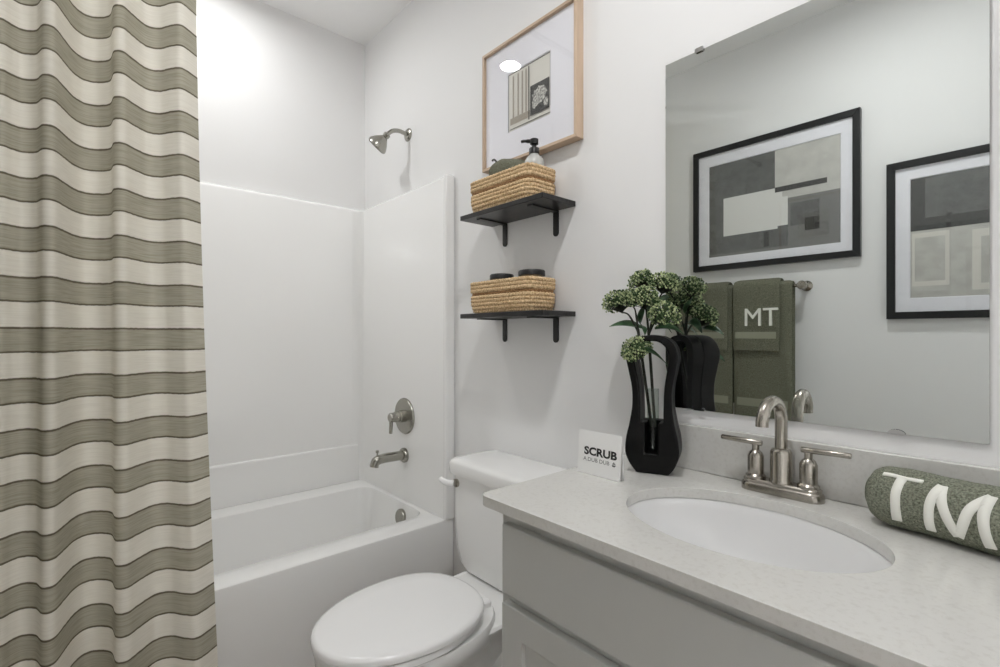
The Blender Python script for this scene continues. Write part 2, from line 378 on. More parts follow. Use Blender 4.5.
prof = [(SX-0.01, RIMZ), (SX+0.014, RIMZ), (SX+0.014, 0.620), (SX+0.009, 0.627), (SX-0.01, 0.628)]
loft(b, [[(x, BACK-SY+0.01, z) for x, z in prof], [(x, SY-0.01, z) for x, z in prof]]); obj('ledge', b, M['acrylic'], t, bevel=0.003)

# ---- shower fittings
t = thing('shower_fixture', (0.442, 0, 2.12), 'brushed nickel shower head on a short bent arm above the tub', 'shower head')
b = NB(); lathe(b, [(0.030, 0.0), (0.030, 0.004), (0.024, 0.009), (0.013, 0.012)], (0.442, 0, 2.123), (0, -1, 0), 28); obj('flange', b, M['nickel_dark'], t)
b = NB(); arm = catmull([(0.442, -0.004, 2.123), (0.442, -0.05, 2.128), (0.442, -0.085, 2.118), (0.442, -0.112, 2.094)], 6); tube(b, arm, 0.0095, 14); obj('arm', b, M['nickel_dark'], t)
b = NB(); hd = Vector((-0.58, -0.44, -0.68)).normalized()
lathe(b, [(0.011, 0.0), (0.016, 0.004), (0.016, 0.016), (0.013, 0.020), (0.020, 0.028), (0.033, 0.044), (0.045, 0.064), (0.047, 0.074), (0.044, 0.079)], Vector((0.442, -0.106, 2.10)), hd, 30); obj('spray_cone', b, M['nickel_dark'], t)
b = NB(); lathe(b, [(0.042, 0.0795), (0.039, 0.082), (0.0001, 0.082)], Vector((0.442, -0.106, 2.10)), hd, 30, cap1=False); obj('spray_face', b, M['spray'], t)

t = thing('shower_valve', (0.487, SY, 0.823), 'round brushed nickel shower valve plate with a lever handle', 'shower valve')
b = NB(); lathe(b, [(0.082, 0.0), (0.082, 0.004), (0.078, 0.009), (0.045, 0.012), (0.0001, 0.012)], (0.487, SY, 0.823), (0, -1, 0), 48, cap1=False); obj('escutcheon', b, M['nickel_dark'], t)
b = NB(); lathe(b, [(0.027, 0.010), (0.027, 0.030), (0.024, 0.032), (0.024, 0.052), (0.021, 0.054), (0.021, 0.074), (0.018, 0.078), (0.0001, 0.078)], (0.487, SY, 0.823), (0, -1, 0), 32, cap1=False); obj('hub', b, M['nickel_dark'], t)
b = NB(); tube(b, [(0.487, SY-0.068, 0.842), (0.487, SY-0.070, 0.81), (0.487, SY-0.073, 0.752)], [0.0085, 0.0085, 0.0075], 14); obj('lever', b, M['nickel_dark'], t, bevel=0.002)

t = thing('tub_spout', (0.487, SY, 0.646), 'brushed nickel tub spout with a pull-up diverter below the shower valve', 'tub spout')
b = NB(); lathe(b, [(0.033, 0.0), (0.033, 0.010), (0.029, 0.016), (0.022, 0.018)], (0.487, SY, 0.646), (0, -1, 0), 32); obj('flange', b, M['nickel_dark'], t)
b = NB(); tube(b, catmull([(0.487, SY-0.01, 0.647), (0.487, SY-0.06, 0.648), (0.487, SY-0.115, 0.648), (0.487, SY-0.145, 0.640), (0.487, SY-0.153, 0.618)], 5), [0.021]*11+[0.0205]*5+[0.019]*5, 18); obj('spout_body', b, M['nickel_dark'], t)
b = NB(); lathe(b, [(0.004, 0.0), (0.004, 0.018), (0.0075, 0.019), (0.0075, 0.026), (0.005, 0.028)], (0.487, SY-0.138, 0.660), (0, 0, 1), 14); obj('diverter_knob', b, M['nickel_dark'], t)

# ================================================================== CURTAIN
tcx, tcy, tch = 2.434, -1.2, 1.19
th = atan2(551, FPX); Fv = (-sin(th), cos(th)); Rv = (cos(th), sin(th))
prof = [(0, 315), (12.6, 308), (23, 303.5), (35.7, 303), (43, 309), (54.6, 305.6), (65, 293), (73.5, 282.5), (84, 275), (96.6, 272), (110, 273.5), (114.5, 282), (124, 281.5), (134, 274), (147, 265), (160, 262.5), (172, 265), (183, 265), (198, 255)]
pts = []
for u, dv in prof:
    d = 255*1.288/dv; a = (u-500)/FPX
    pts.append((tcx + d*(Fv[0]+a*Rv[0]), tcy + d*(Fv[1]+a*Rv[1])))
ext = [(0.84, -1.49), (0.87, -1.475), (0.885, -1.455), (0.86, -1.43), (0.845, -1.405), (0.86, -1.375), (0.90, -1.35), (0.925, -1.33)]
ext = [p for p in ext if p[1] < pts[0][1]-0.02]
cur = [(x, y, 0) for x, y in ext + pts]
cpath = catmull(cur, 7)
ycusp = pts[10][1]; yr = pts[-1][1]
t = thing('shower_curtain', (0.9, -1.2, CUR0), 'cream fabric shower curtain with grey-green horizontal stripes hanging outside the tub', 'shower curtain')
b = NB(); NZ = 44; Z0, Z1 = CUR0, 2.50
rings = []
for k in range(NZ+1):
    z = Z0 + (Z1-Z0)*k/NZ; s = max(0.0, min(1.0, (2.1-z)/1.9))
    row = []
    for p in cpath:
        x, y = p.x, p.y
        q = max(0.0, (y-ycusp)/(yr-ycusp)); y2 = y + 0.043*s**1.5*q
        x2 = x + 0.006*sin(5*y+2.2*z)*s - 0.024*(1-s) + 0.036*s
        row.append((x2, y2, z))
    rings.append(row)
loft(b, rings, False, False, closed=False)
o = obj('cloth', b, M['curtain'], t, autos=0)
for k in range(8):
    b = NB(); y = -1.46 + k*0.075; tube(b, catmull([(0.868, y, 2.49), (0.848, y, 2.53), (0.868, y, 2.585), (0.888, y, 2.55), (0.873, y, 2.52)], 4), 0.0018, 6); obj('hook', b, M['nickel'], t)
t = thing('curtain_rod', (0.905, -0.765, 2.56), 'nickel shower curtain rod spanning the alcove high above the tub', 'curtain rod')
b = NB(); tube(b, [(0.868, BACK+0.004, 2.565), (0.868, -0.004, 2.565)], 0.0125, 18); obj('pole', b, M['nickel'], t)
for y, a in ((BACK, 1), (0, -1)):
    b = NB(); lathe(b, [(0.020, 0.0), (0.020, 0.006), (0.015, 0.014)], (0.868, y, 2.565), (0, a, 0), 24); obj('flange', b, M['nickel'], t)

# ================================================================== TOILET
TX = 1.266
t = thing('toilet', (TX, -0.4, 0), 'white two-piece toilet with closed lid between tub and vanity', 'toilet')
def egg(hw, yb, yf, z, cx=TX, yc=None, pb=2.3, pf=2.05, n=44):
    yc = yb + (yf-yb)*0.44 if yc is None else yc
    pts = []
    for k in range(n):
        a = 2*pi*k/n; c, s = cos(a), sin(a); p = pb if s > 0 else pf
        x = hw*(abs(c)**(2/p))*(1 if c >= 0 else -1); L = (yb-yc) if s > 0 else (yc-yf)
        y = yc + L*(abs(s)**(2/p))*(1 if s >= 0 else -1)
        pts.append((cx+x, y, z))
    return pts
# bowl: rim down to pedestal
b = NB()
loft(b, [egg(0.105, -0.12, -0.62, 0.0), egg(0.108, -0.12, -0.625, 0.02), egg(0.098, -0.12, -0.60, 0.05), egg(0.098, -0.12, -0.585, 0.14), egg(0.102, -0.15, -0.60, 0.20),
         egg(0.118, -0.19, -0.645, 0.265), egg(0.146, -0.225, -0.695, 0.315), egg(0.174, -0.24, -0.735, 0.348), egg(0.182, -0.245, -0.744, 0.365), egg(0.183, -0.245, -0.745, 0.392), egg(0.178, -0.25, -0.74, 0.402)])
obj('bowl', b, M['china'], t)
b = NB()   # deck under the tank, flowing into the bowl
def deck(hw, yb, yf, z, r=0.03): return ring(rrect(TX-hw, TX+hw, yf, yb, r, 5), z)
loft(b, [deck(0.09, -0.03, -0.30, 0.16), deck(0.11, -0.03, -0.33, 0.27), deck(0.135, -0.03, -0.36, 0.33), deck(0.160, -0.03, -0.38, 0.372), deck(0.161, -0.03, -0.38, 0.381), deck(0.155, -0.035, -0.375, 0.387)])
obj('deck', b, M['china'], t)
b = NB()   # trapway bulging from the pedestal sides
for s in (-1, 1):
    tube(b, catmull([(TX+s*0.085, -0.50, 0.25), (TX+s*0.10, -0.42, 0.17), (TX+s*0.102, -0.34, 0.14), (TX+s*0.10, -0.27, 0.19), (TX+s*0.098, -0.22, 0.24), (TX+s*0.09, -0.17, 0.16), (TX+s*0.085, -0.15, 0.04)], 5), 0.042, 14)
obj('trapway', b, M['china'], t)
b = NB(); loft(b, [egg(0.177, -0.318, -0.745, 0.4045), egg(0.181, -0.313, -0.749, 0.409), egg(0.181, -0.313, -0.749, 0.418), egg(0.178, -0.316, -0.746, 0.422)]); obj('seat_ring', b, M['seat'], t)
b = NB(); loft(b, [egg(0.179, -0.295, -0.748, 0.4245), egg(0.184, -0.290, -0.754, 0.428), egg(0.184, -0.290, -0.754, 0.438), egg(0.181, -0.293, -0.751, 0.443), egg(0.171, -0.303, -0.741, 0.4465), egg(0.12, -0.35, -0.69, 0.4495), egg(0.04, -0.45, -0.58, 0.451)]); obj('lid', b, M['seat'], t)
for s in (-1, 1):
    b = NB(); x = TX + s*0.075
    loft(b, [ring(rrect(x-0.014, x+0.014, -0.298, -0.270, 0.009, 4), 0.3865), ring(rrect(x-0.014, x+0.014, -0.298, -0.270, 0.009, 4), 0.416), ring(rrect(x-0.010, x+0.010, -0.294, -0.274, 0.007, 4), 0.420)])
    obj('hinge', b, M['seat'], t)
b = NB()
def tk(x0, x1, yf, z, r=0.035): return ring(rrect(x0, x1, yf, -0.015, r, 6), z)
loft(b, [tk(TX-0.152, TX+0.152, -0.168, 0.3865), tk(TX-0.170, TX+0.170, -0.184, 0.394), tk(TX-0.190, TX+0.190, -0.192, 0.420), tk(TX-0.203, TX+0.203, -0.197, 0.470), tk(TX-0.210, TX+0.210, -0.199, 0.55), tk(TX-0.214, TX+0.214, -0.20, 0.712)])
obj('tank', b, M['china'], t)
b = NB()
def ld(k, z, r=0.035): return ring(rrect(TX-0.222+k, TX+0.222-k, -0.217+k, -0.008-k*0.3, r, 6), z)
loft(b, [ld(0.012, 0.7125), ld(0.003, 0.717), ld(0, 0.726), ld(0, 0.755), ld(0.004, 0.762), ld(0.012, 0.766), ld(0.03, 0.768)]); obj('tank_lid', b, M['china'], t)
b = NB(); lathe(b, [(0.014, 0.0), (0.014, 0.010), (0.008, 0.014)], (TX-0.178, -0.197, 0.686), (0, -1, 0), 20); hub = obj('lever_bushing', b, M['nickel'], t)
b = NB(); tube(b, catmull([(TX-0.178, -0.212, 0.686), (TX-0.195, -0.224, 0.687), (TX-0.215, -0.228, 0.689), (TX-0.232, -0.228, 0.693)], 4), [0.011]*4+[0.0105]*5+[0.009]*4, 12); o = obj('flush_lever', b, M['seat'], t)

# ================================================================== VANITY
VX0, VX1 = 1.64, 2.52
t = thing('vanity_cabinet', (2.08, -0.25, 0), 'light grey shaker vanity cabinet with a false drawer front under the counter', 'vanity cabinet')
b = NB(); box(b, VX0, VX1, -0.485, -0.004, 0.10, 0.828); box(b, VX0+0.01, VX1-0.01, -0.41, -0.004, 0.0, 0.10); 
# open the top for the bowl: a hollow carcass
for f in [f for f in b.faces if abs(f.calc_center_median().z-0.828) < 1e-3]: b.faces.remove(f)
obj('body', b, M['cabinet'], t, smooth=False)
b = NB(); box(b, 1.658, VX1-0.018, -0.505, -0.486, 0.643, 0.790); obj('drawer_front', b, M['cabinet'], t, bevel=0.003)
for x0, x1 in ((1.658, 2.0885), (2.0915, VX1-0.018)):
    b = NB(); z0, z1 = 0.12, 0.623; w = 0.060
    # shaker door: one ring of stiles and rails round a recessed panel
    o_ = [(x0, z0), (x1, z0), (x1, z1), (x0, z1)]; i_ = [(x0+w, z0+w), (x1-w, z0+w), (x1-w, z1-w), (x0+w, z1-w)]
    R0 = [(x, -0.486, z) for x, z in o_]; R1 = [(x, -0.505, z) for x, z in o_]; R2 = [(x, -0.505, z) for x, z in i_]; R3 = [(x, -0.494, z) for x, z in i_]
    loft(b, [R0, R1, R2, R3]); obj('door', b, M['cabinet'], t, bevel=0.0022)

# countertop with an oval cut-out
SCX, SCY, SA, SB = 2.058, -0.275, 0.220, 0.162
b = NB()
CT0, CT1 = 0.828, 0.85
outl = [(2.54, -0.537), (2.54, -0.002), (1.62, -0.002)]
r = 0.022
outl += [(1.62+r+r*cos(a), -0.537+r+r*sin(a)) for a in [pi + k*pi/12 for k in range(7)]]
el = [(SCX+SA*cos(2*pi*k/72), SCY+SB*sin(2*pi*k/72)) for k in range(72)]
fill2d(b, [outl, el], lambda x, y, d: (x, y, CT0+d), CT1-CT0)
ct = tag(obj('countertop', b, M['quartz'], None, smooth=True, bevel=0.002, origin=(2.08, -0.27, CT0), autos=30), 'pale speckled quartz countertop with an oval sink cut-out on the grey vanity', 'countertop')
b = NB(); box(b, 1.662, 2.54, -0.02, -0.001, 0.8505, 0.962)
tag(obj('backsplash', b, M['quartz'], None, bevel=0.002, origin=(2.08, -0.01, 0.85)), 'low quartz backsplash strip along the wall under the mirror', 'backsplash')

t = thing('sink', (SCX, SCY, 0.7), 'white oval undermount sink set below the quartz counter', 'sink')
b = NB()
def ell(ka, z, dx=0, dy=0): return [(SCX+dx+(SA*ka)*cos(2*pi*k/72), SCY+dy+(SB*ka)*sin(2*pi*k/72), z) for k in range(72)]
zt = CT0-0.0005
bowl = [ell(1.09, zt), ell(1.015, zt), ell(1.005, zt-0.003), ell(0.985, zt-0.02), ell(0.95, zt-0.05), ell(0.88, zt-0.085), ell(0.76, zt-0.112), ell(0.58, zt-0.130), ell(0.36, zt-0.139), ell(0.12, zt-0.142)]
loft(b, bowl + [ell(0.12, zt-0.150), ell(0.4, zt-0.15), ell(0.65, zt-0.14), ell(0.86, zt-0.115), ell(0.98, zt-0.085), ell(1.03, zt-0.05), ell(1.06, zt-0.02), ell(1.09, zt-0.012), ell(1.09, zt)], False, False)
obj('basin', b, M['basin'], t, autos=60)
b = NB(); lathe(b, [(0.026, -0.008), (0.026, 0.002), (0.023, 0.004), (0.015, 0.002), (0.0001, 0.003)], (SCX, SCY, zt-0.141), (0, 0, 1), 28, cap1=False); obj('drain', b, M['nickel'], t)

# ---- faucet
FX, FY, FZ = 2.051, -0.056, 0.8505
t = thing('faucet', (FX, FY, FZ), 'brushed nickel centerset faucet with a gooseneck spout and two lever handles', 'faucet')
b = NB()
def stad(k, z): return ring(rrect(FX-0.080+k, FX+0.080-k, FY-0.024+k, FY+0.024-k, 0.0235-k, 8), z)
loft(b, [stad(0, FZ), stad(0, FZ+0.012), stad(0.002, FZ+0.016), stad(0.004, FZ+0.018), stad(0.004, FZ+0.023), stad(0.007, FZ+0.026)]); obj('base_plate', b, M['nickel'], t)
b = NB(); lathe(b, [(0.0225, 0.0), (0.0225, 0.006), (0.021, 0.008), (0.021, 0.066), (0.018, 0.072), (0.0118, 0.075)], (FX, FY, FZ+0.024), (0, 0, 1), 32); obj('spout_base', b, M['nickel'], t)
b = NB(); rr_ = 0.044; zt2 = 1.052 - rr_
path = [(FX, FY, FZ+0.09), (FX, FY, FZ+0.12)] + [(FX-0.12*(rr_-rr_*cos(a))*0.5, FY-(rr_-rr_*cos(a)), zt2+rr_*sin(a)) for a in [k*pi/14 for k in range(0, 14)]] + [(FX-0.006, FY-2*rr_+0.0005, zt2+0.006), (FX-0.006, FY-2*rr_, zt2-0.004)]
tube(b, path, 0.0122, 20); obj('spout', b, M['nickel'], t)
for s in (-1, 1):
    hx = FX + s*0.0515
    b = NB(); lathe(b, [(0.0205, 0.0), (0.0205, 0.006), (0.0175, 0.009), (0.0165, 0.010), (0.0165, 0.048), (0.013, 0.056), (0.0075, 0.061), (0.0075, 0.074)], (hx, FY, FZ+0.025), (0, 0, 1), 28); h_ = obj('handle', b, M['nickel'], t)
    b = NB(); tube(b, [(hx - s*0.013, FY, FZ+0.102), (hx - s*0.012, FY, FZ+0.102), (hx + s*0.073, FY-0.002, FZ+0.104), (hx + s*0.074, FY-0.002, FZ+0.104)], [0.0055, 0.0062, 0.0058, 0.005], 16); obj('lever', b, M['nickel'], h_)

# ================================================================== WALL MIRROR
t = thing('wall_mirror', (2.059, 0, 1.0), 'large frameless rectangular mirror on the wall above the backsplash', 'mirror')
MX0, MX1, MZ0, MZ1 = 1.7535, 2.3635, 1.001, 1.906
b = NB(); box(b, MX0, MX1, -0.006, -0.0006, MZ0, MZ1)
for f in b.faces: f.material_index = 0 if f.calc_center_median().y < -0.005 else 1
obj('mirror_glass', b, [M['mirror'], M['mirror_edge']], t, smooth=False)
for x, z, up in ((1.847, MZ1, 1), (2.27, MZ1, 1), (1.847, MZ0, -1), (2.237, MZ0, -1)):
    b = NB()
    pr = [(cos(a)*0.014, sin(a)*0.009) for a in [k*pi/10 for k in range(11)]] if up < 0 else rrect(-0.011, 0.011, -0.005, 0.006, 0.003, 3)
    sg = 1
    lo = [(x+px, -0.0105, z + (pz if up > 0 else pz-0.001)) for px, pz in pr]; hi = [(x+px, -0.0065, z + (pz if up > 0 else pz-0.001)) for px, pz in pr]
    loft(b, [lo, hi]); obj('clip', b, M['chrome'], t, smooth=False)

# ================================================================== WALL PICTURES
def picture(name, label, x0, x1, z0, z1, yw, s, bar, depth, mats, mo, art, group=None):
    """s = -1: hangs on the wall at yw facing -y; s = +1 facing +y"""
    t = thing(name, ((x0+x1)/2, yw, z0), label, 'framed picture', group)
    Yd = lambda d: yw + s*d
    def rail(m, quad):   # mitred bar: outer/inner corners
        b = NB(); (a, c_, d_, e_) = quad
        loft(b, [[(p[0], Yd(0.001), p[1]) for p in quad], [(p[0], Yd(depth), p[1]) for p in quad]]); return obj('frame_bar', b, m, t, bevel=0.0012)
    ox, oz, ix, iz = (x0, x1), (z0, z1), (x0+bar, x1-bar), (z0+bar, z1-bar)
    rail(mats[0], [(ox[0], oz[0]), (ix[0], iz[0]), (ix[0], iz[1]), (ox[0], oz[1])])
    rail(mats[0], [(ox[1], oz[0]), (ix[1], iz[0]), (ix[1], iz[1]), (ox[1], oz[1])])
    rail(mats[1], [(ox[0], oz[0]), (ox[1], oz[0]), (ix[1], iz[0]), (ix[0], iz[0])])
    rail(mats[1], [(ox[0], oz[1]), (ox[1], oz[1]), (ix[1], iz[1]), (ix[0], iz[1])])
    a0, a1, c0, c1 = mo
    b = NB()   # mat board with a window
    fr = depth - 0.012
    R0 = [(x, Yd(fr), z) for x, z in ((ix[0], iz[0]), (ix[1], iz[0]), (ix[1], iz[1]), (ix[0], iz[1]))]
    R1 = [(x, Yd(fr), z) for x, z in ((a0, c0), (a1, c0), (a1, c1), (a0, c1))]
    R2 = [(x, Yd(fr-0.003), z) for x, z in ((a0+.003, c0+.003), (a1-.003, c0+.003), (a1-.003, c1-.003), (a0+.003, c1-.003))]
    loft(b, [R0, R1, R2], False, False); obj('mat_board', b, M['mat_board'], t, smooth=False)
    b = NB(); mlist = []
    for k, (kind, mm, dat) in enumerate(art):
        if mm not in mlist: mlist.append(mm)
        d = fr - 0.0045 + 0.00025*k
        if kind == 'r':
            u0, u1, w0, w1 = dat
            q = [(a0+(a1-a0)*u, c0+(c1-c0)*v) for u, v in ((u0, w0), (u1, w0), (u1, w1), (u0, w1))]
        else: q = [(a0+(a1-a0)*u, c0+(c1-c0)*v) for u, v in dat]
        f = b.faces.new([b.verts.new((x, Yd(d), z)) for x, z in q]); f.material_index = mlist.index(mm)
    obj('print', b, [M[q] for q in mlist], t, smooth=False)
    b = NB(); box(b, ix[0], ix[1], min(Yd(fr+0.004), Yd(fr+0.006)), max(Yd(fr+0.004), Yd(fr+0.006)), iz[0], iz[1]); obj('glass_pane', b, M['glass'], t, smooth=False)
    return t
rb = random.Random(3)
def blob(cx, cy, rx, ry, n=26, j=0.35, asp=1): return ('p', 'art_pale', [(cx + rx*(1-j*rb.random())*cos(2*pi*k/n), cy + ry*(1-j*rb.random())*sin(2*pi*k/n)) for k in range(n)])
art = [('r', 'art_cream', (0, 1, 0, 1)), ('r', 'art_line', (0.0, 0.025, 0, 1)), ('r', 'art_line', (0.0, 1, 0.975, 1)), ('r', 'art_line', (0.975, 1, 0.15, 1)), ('r', 'art_sand', (0.06, 0.53, 0.12, 0.23))]
art += [('r', 'art_sand', (u, u+0.035, 0.23, 0.93)) for u in (0.12, 0.24, 0.34, 0.43)] + [('r', 'art_line', (0.50, 0.525, 0.08, 0.95))]
art += [('r', 'art_line', (0.06, 1, 0.035, 0.05)), ('r', 'art_black', (0.55, 0.97, 0.12, 0.60)), blob(0.75, 0.40, 0.19, 0.16), blob(0.66, 0.30, 0.09, 0.10), blob(0.9, 0.24, 0.06, 0.08)]
picture('framed_print', 'light oak framed small print in a wide white mat above the shelves', 1.025, 1.474, 1.795, 2.228, 0.0, -1, 0.0105, 0.036, (M['oak'], M['oak_h']), (1.150, 1.357, 1.905, 2.114), art)
art = [('r', 'art_grey', (0, 1, 0, 1)), ('r', 'art_stone', (0.545, 1, 0.50, 1)), ('r', 'art_mid', (0.64, 1, 0.03, 0.50)), ('r', 'art_light', (0.13, 0.565, 0.215, 0.62)), ('r', 'art_light', (0.5, 0.64, 0.24, 0.52)),
       ('r', 'art_light', (0.545, 0.60, 0.46, 0.58)), ('r', 'art_dark', (0.545, 0.91, 0.575, 0.625)), ('r', 'art_grey', (0.66, 0.86, 0.22, 0.44)), ('r', 'art_dark', (0.76, 0.86, 0.16, 0.28)), ('r', 'art_mid', (0.0, 1.0, 0.0, 0.035)), ('r', 'art_dark', (0.46, 0.50, 0.05, 0.2))]
picture('framed_print', 'wide black framed abstract print of grey and white blocks above the towel bar', 1.073, 1.861, 1.548, 2.222, BACK, 1, 0.030, 0.030, (M['black_frame'], M['black_frame']), (1.158, 1.785, 1.620, 2.131), art, 'black framed abstract prints')
art = [('r', 'art_stone', (0, 1, 0, 1)), ('r', 'art_grey', (0, 1, 0.56, 1)), ('r', 'art_dark', (0, 0.12, 0.57, 1)), ('r', 'art_dark', (0, 1, 0.56, 0.66)), ('r', 'art_black', (0.28, 0.32, 0.56, 0.68)), ('r', 'art_cream', (0.02, 0.30, 0.10, 0.54)), ('r', 'art_stone', (0.04, 0.27, 0.14, 0.50)), ('r', 'art_cream', (0.46, 0.98, 0.05, 0.52)), ('r', 'art_stone', (0.52, 0.93, 0.10, 0.46))]
picture('framed_print', 'lower black framed print, dark above and pale below, right of the towel bar', 1.955, 2.53, 1.259, 1.935, BACK, 1, 0.030, 0.030, (M['black_frame'], M['black_frame']), (2.032, 2.453, 1.345, 1.856), art, 'black framed abstract prints')

# ================================================================== SHELVES
def shelf(z, label):
    t = thing('wall_shelf', (1.237, 0, z), label, 'shelf', 'black wall shelves')
    b = NB(); box(b, 1.043, 1.443, -0.152, -0.001, z-0.016, z); obj('board', b, M['black_wood'], t, bevel=0.0015)
    for x in (1.115, 1.362):
        b = NB()
        w = 0.011
        vert = [(x-w, z-0.017), (x-w, z-0.088)] + [(x-w*cos(a), z-0.088-w*sin(a)) for a in [k*pi/8 for k in range(1, 8)]] + [(x+w, z-0.088), (x+w, z-0.017)]
        loft(b, [[(px, -0.0008, pz) for px, pz in vert], [(px, -0.0048, pz) for px, pz in vert]])
        box(b, x-w, x+w, -0.125, -0.0008, z-0.0205, z-0.0165)
        obj('bracket', b, M['black_metal'], t, smooth=False)
    return t
shelf(1.610, 'upper black wooden wall shelf on two flat brackets under the oak frame')
shelf(1.264, 'lower black wooden wall shelf on two flat brackets above the toilet')

# baskets: rows of twisted jute rope round a tapered rounded rectangle
def make_basket(label):
    X0, X1, Y0, Y1, Z = 1.084, 1.390, -0.155, -0.016, 0.0
    t = thing('jute_basket', ((X0+X1)/2, (Y0+Y1)/2, Z), label, 'basket', 'jute baskets on the wall shelves')
    ROWS = 9; H = 0.1045; rr = H/ROWS/2
    def path(k, inset):
        q = rrect(X0+inset, X1-inset, Y0+inset, Y1-inset, 0.024, 6)
        # even resample
        P = [Vector((x, y, 0)) for x, y in q] + [Vector((q[0][0], q[0][1], 0))]
        L = [0]
        for a, c in zip(P, P[1:]): L.append(L[-1] + (c-a).length)
        N = 230; out = []
        for i in range(N):
            s = L[-1]*i/N; j = max(k2 for k2 in range(len(L)-1) if L[k2] <= s + 1e-9)
            f = (s-L[j])/max(1e-9, L[j+1]-L[j]); out.append(P[j].lerp(P[j+1], f))
        return out
    def rope(bm, k, radius, inset, ph):
        p = path(k, inset); N = len(p); z = rr + k*2*rr; rings = []
        for i in range(N):
            d = (p[(i+1) % N]-p[i-1]).normalized(); nrm = Vector((d.y, -d.x, 0))
            rg = []
            for j in range(10):
                a = 2*pi*j/10
                rad = radius*(1 + 0.13*sin(52*2*pi*i/N + a*2 + ph))
                rg.append(p[i] + Vector((0, 0, z)) + rad*(cos(a)*nrm + sin(a)*Vector((0, 0, 1))))
            rings.append(rg)
        rings.append(rings[0])
        V = [[bm.verts.new(q) for q in r] for r in rings[:-1]]
        for i in range(N):
            A, B_ = V[i], V[(i+1) % N]
            for j in range(10): bm.faces.new((A[j], A[(j+1) % 10], B_[(j+1) % 10], B_[j]))
    b = NB()
    for k in range(ROWS):
        if k in (5,): continue
        rope(b, k, rr*1.32, 0.010 - 0.0028*k/ROWS + (0.0075, 0.002)[k] if k < 2 else 0.010 - 0.0028*k/ROWS, k*1.9)
    obj('woven_side', b, M['jute'], t, autos=0)
    b = NB(); rope(b, 5, rr*1.08, 0.0110, 0.6); obj('dark_braid', b, M['jute_dark'], t, autos=0)
    b = NB(); q = rrect(X0+0.01, X1-0.01, Y0+0.01, Y1-0.01, 0.02, 6); loft(b, [ring(q, 0.003), ring(q, 0.010)]); obj('base', b, M['jute'], t)
    return t
bk = make_basket('jute rope basket on the upper shelf holding a cloth and a pump bottle'); bk.location.z = 1.6105
b2 = copy_tree(bk); b2.location.z = 1.2645; b2['label'] = 'jute rope basket on the lower shelf holding two dark-lidded jars'
# contents of the upper basket
def crumple(rings, amp, sc, seed):
    return [[Vector(p) + amp*noise.noise_vector(Vector(p)*sc + Vector((seed, 0, 0))) for p in r] for r in rings]
b = NB(); rg = []
for k in range(15):
    v = k/14; x = 1.145 + 0.165*v; rad = 0.047*(max(0.02, 1-abs(2*v-1)**3.2))**0.5 * (1.0-0.25*v)
    rg.append([(x, -0.082 + rad*1.0*cos(2*pi*j/20), 1.742 - 0.016*v + rad*1.12*sin(2*pi*j/20)) for j in range(20)])
loft(b, crumple(rg, 0.007, 28, 3)); 
t = thing('washcloth', (1.21, -0.082, 1.68), 'bunched grey-green washcloth poking out of the upper basket', 'washcloth')
obj('cloth', b, M['towel'], t, autos=0)
b = NB(); tube(b, catmull([(1.165, -0.085, 1.782), (1.158, -0.085, 1.792), (1.148, -0.085, 1.799), (1.140, -0.085, 1.797)], 4), 0.0035, 8); obj('hanging_loop', b, M['black_plastic'], t)
t = thing('soap_dispenser', (1.334, -0.075, 1.622), 'clear soap bottle with a black pump in the upper basket', 'soap dispenser')
px, py = 1.334, -0.075
b = NB(); lathe(b, [(0.030, 0.0), (0.033, 0.004), (0.033, 0.108), (0.031, 0.122), (0.024, 0.134), (0.0155, 0.140), (0.0145, 0.146)], (px, py, 1.624), (0, 0, 1), 32); obj('bottle', b, M['bottle'], t)
b = NB(); lathe(b, [(0.0165, 0.0), (0.0165, 0.018), (0.015, 0.020)], (px, py, 1.768), (0, 0, 1), 24); obj('collar', b, M['black_plastic'], t)
b = NB(); lathe(b, [(0.007, 0.0), (0.007, 0.012), (0.013, 0.013), (0.0135, 0.028), (0.010, 0.030)], (px, py, 1.788), (0, 0, 1), 24)
tube(b, catmull([(px, py, 1.811), (px-0.016, py-0.009, 1.813), (px-0.030, py-0.017, 1.815), (px-0.038, py-0.021, 1.814)], 4), [0.006]*6+[0.0045]*7, 10); obj('pump_head', b, M['black_plastic'], t)
# contents of the lower basket
def jar(x, y, zt, r, label):
    t = thing('lidded_jar', (x, y, 1.276), label, 'jar', 'jars in the lower basket')
    b = NB(); lathe(b, [(r*0.9, 0), (r*0.95, 0.004), (r*0.95, zt-1.276-0.022), (r*0.9, zt-1.276-0.018)], (x, y, 1.276), (0, 0, 1), 32); obj('jar_body', b, M['tube'], t)
    b = NB(); lathe(b, [(r, 0.0), (r, 0.013), (r*0.93, 0.017), (r*0.90, 0.0172), (r*0.88, 0.015), (0.0001, 0.015)], (x, y, zt-0.017), (0, 0, 1), 36, cap1=False); obj('jar_lid', b, M['black_plastic'], t)
jar(1.188, -0.084, 1.396, 0.041, 'dark-lidded jar at the tub end of the lower basket')
jar(1.332, -0.084, 1.396, 0.043, 'dark-lidded jar nearest the mirror in the lower basket')

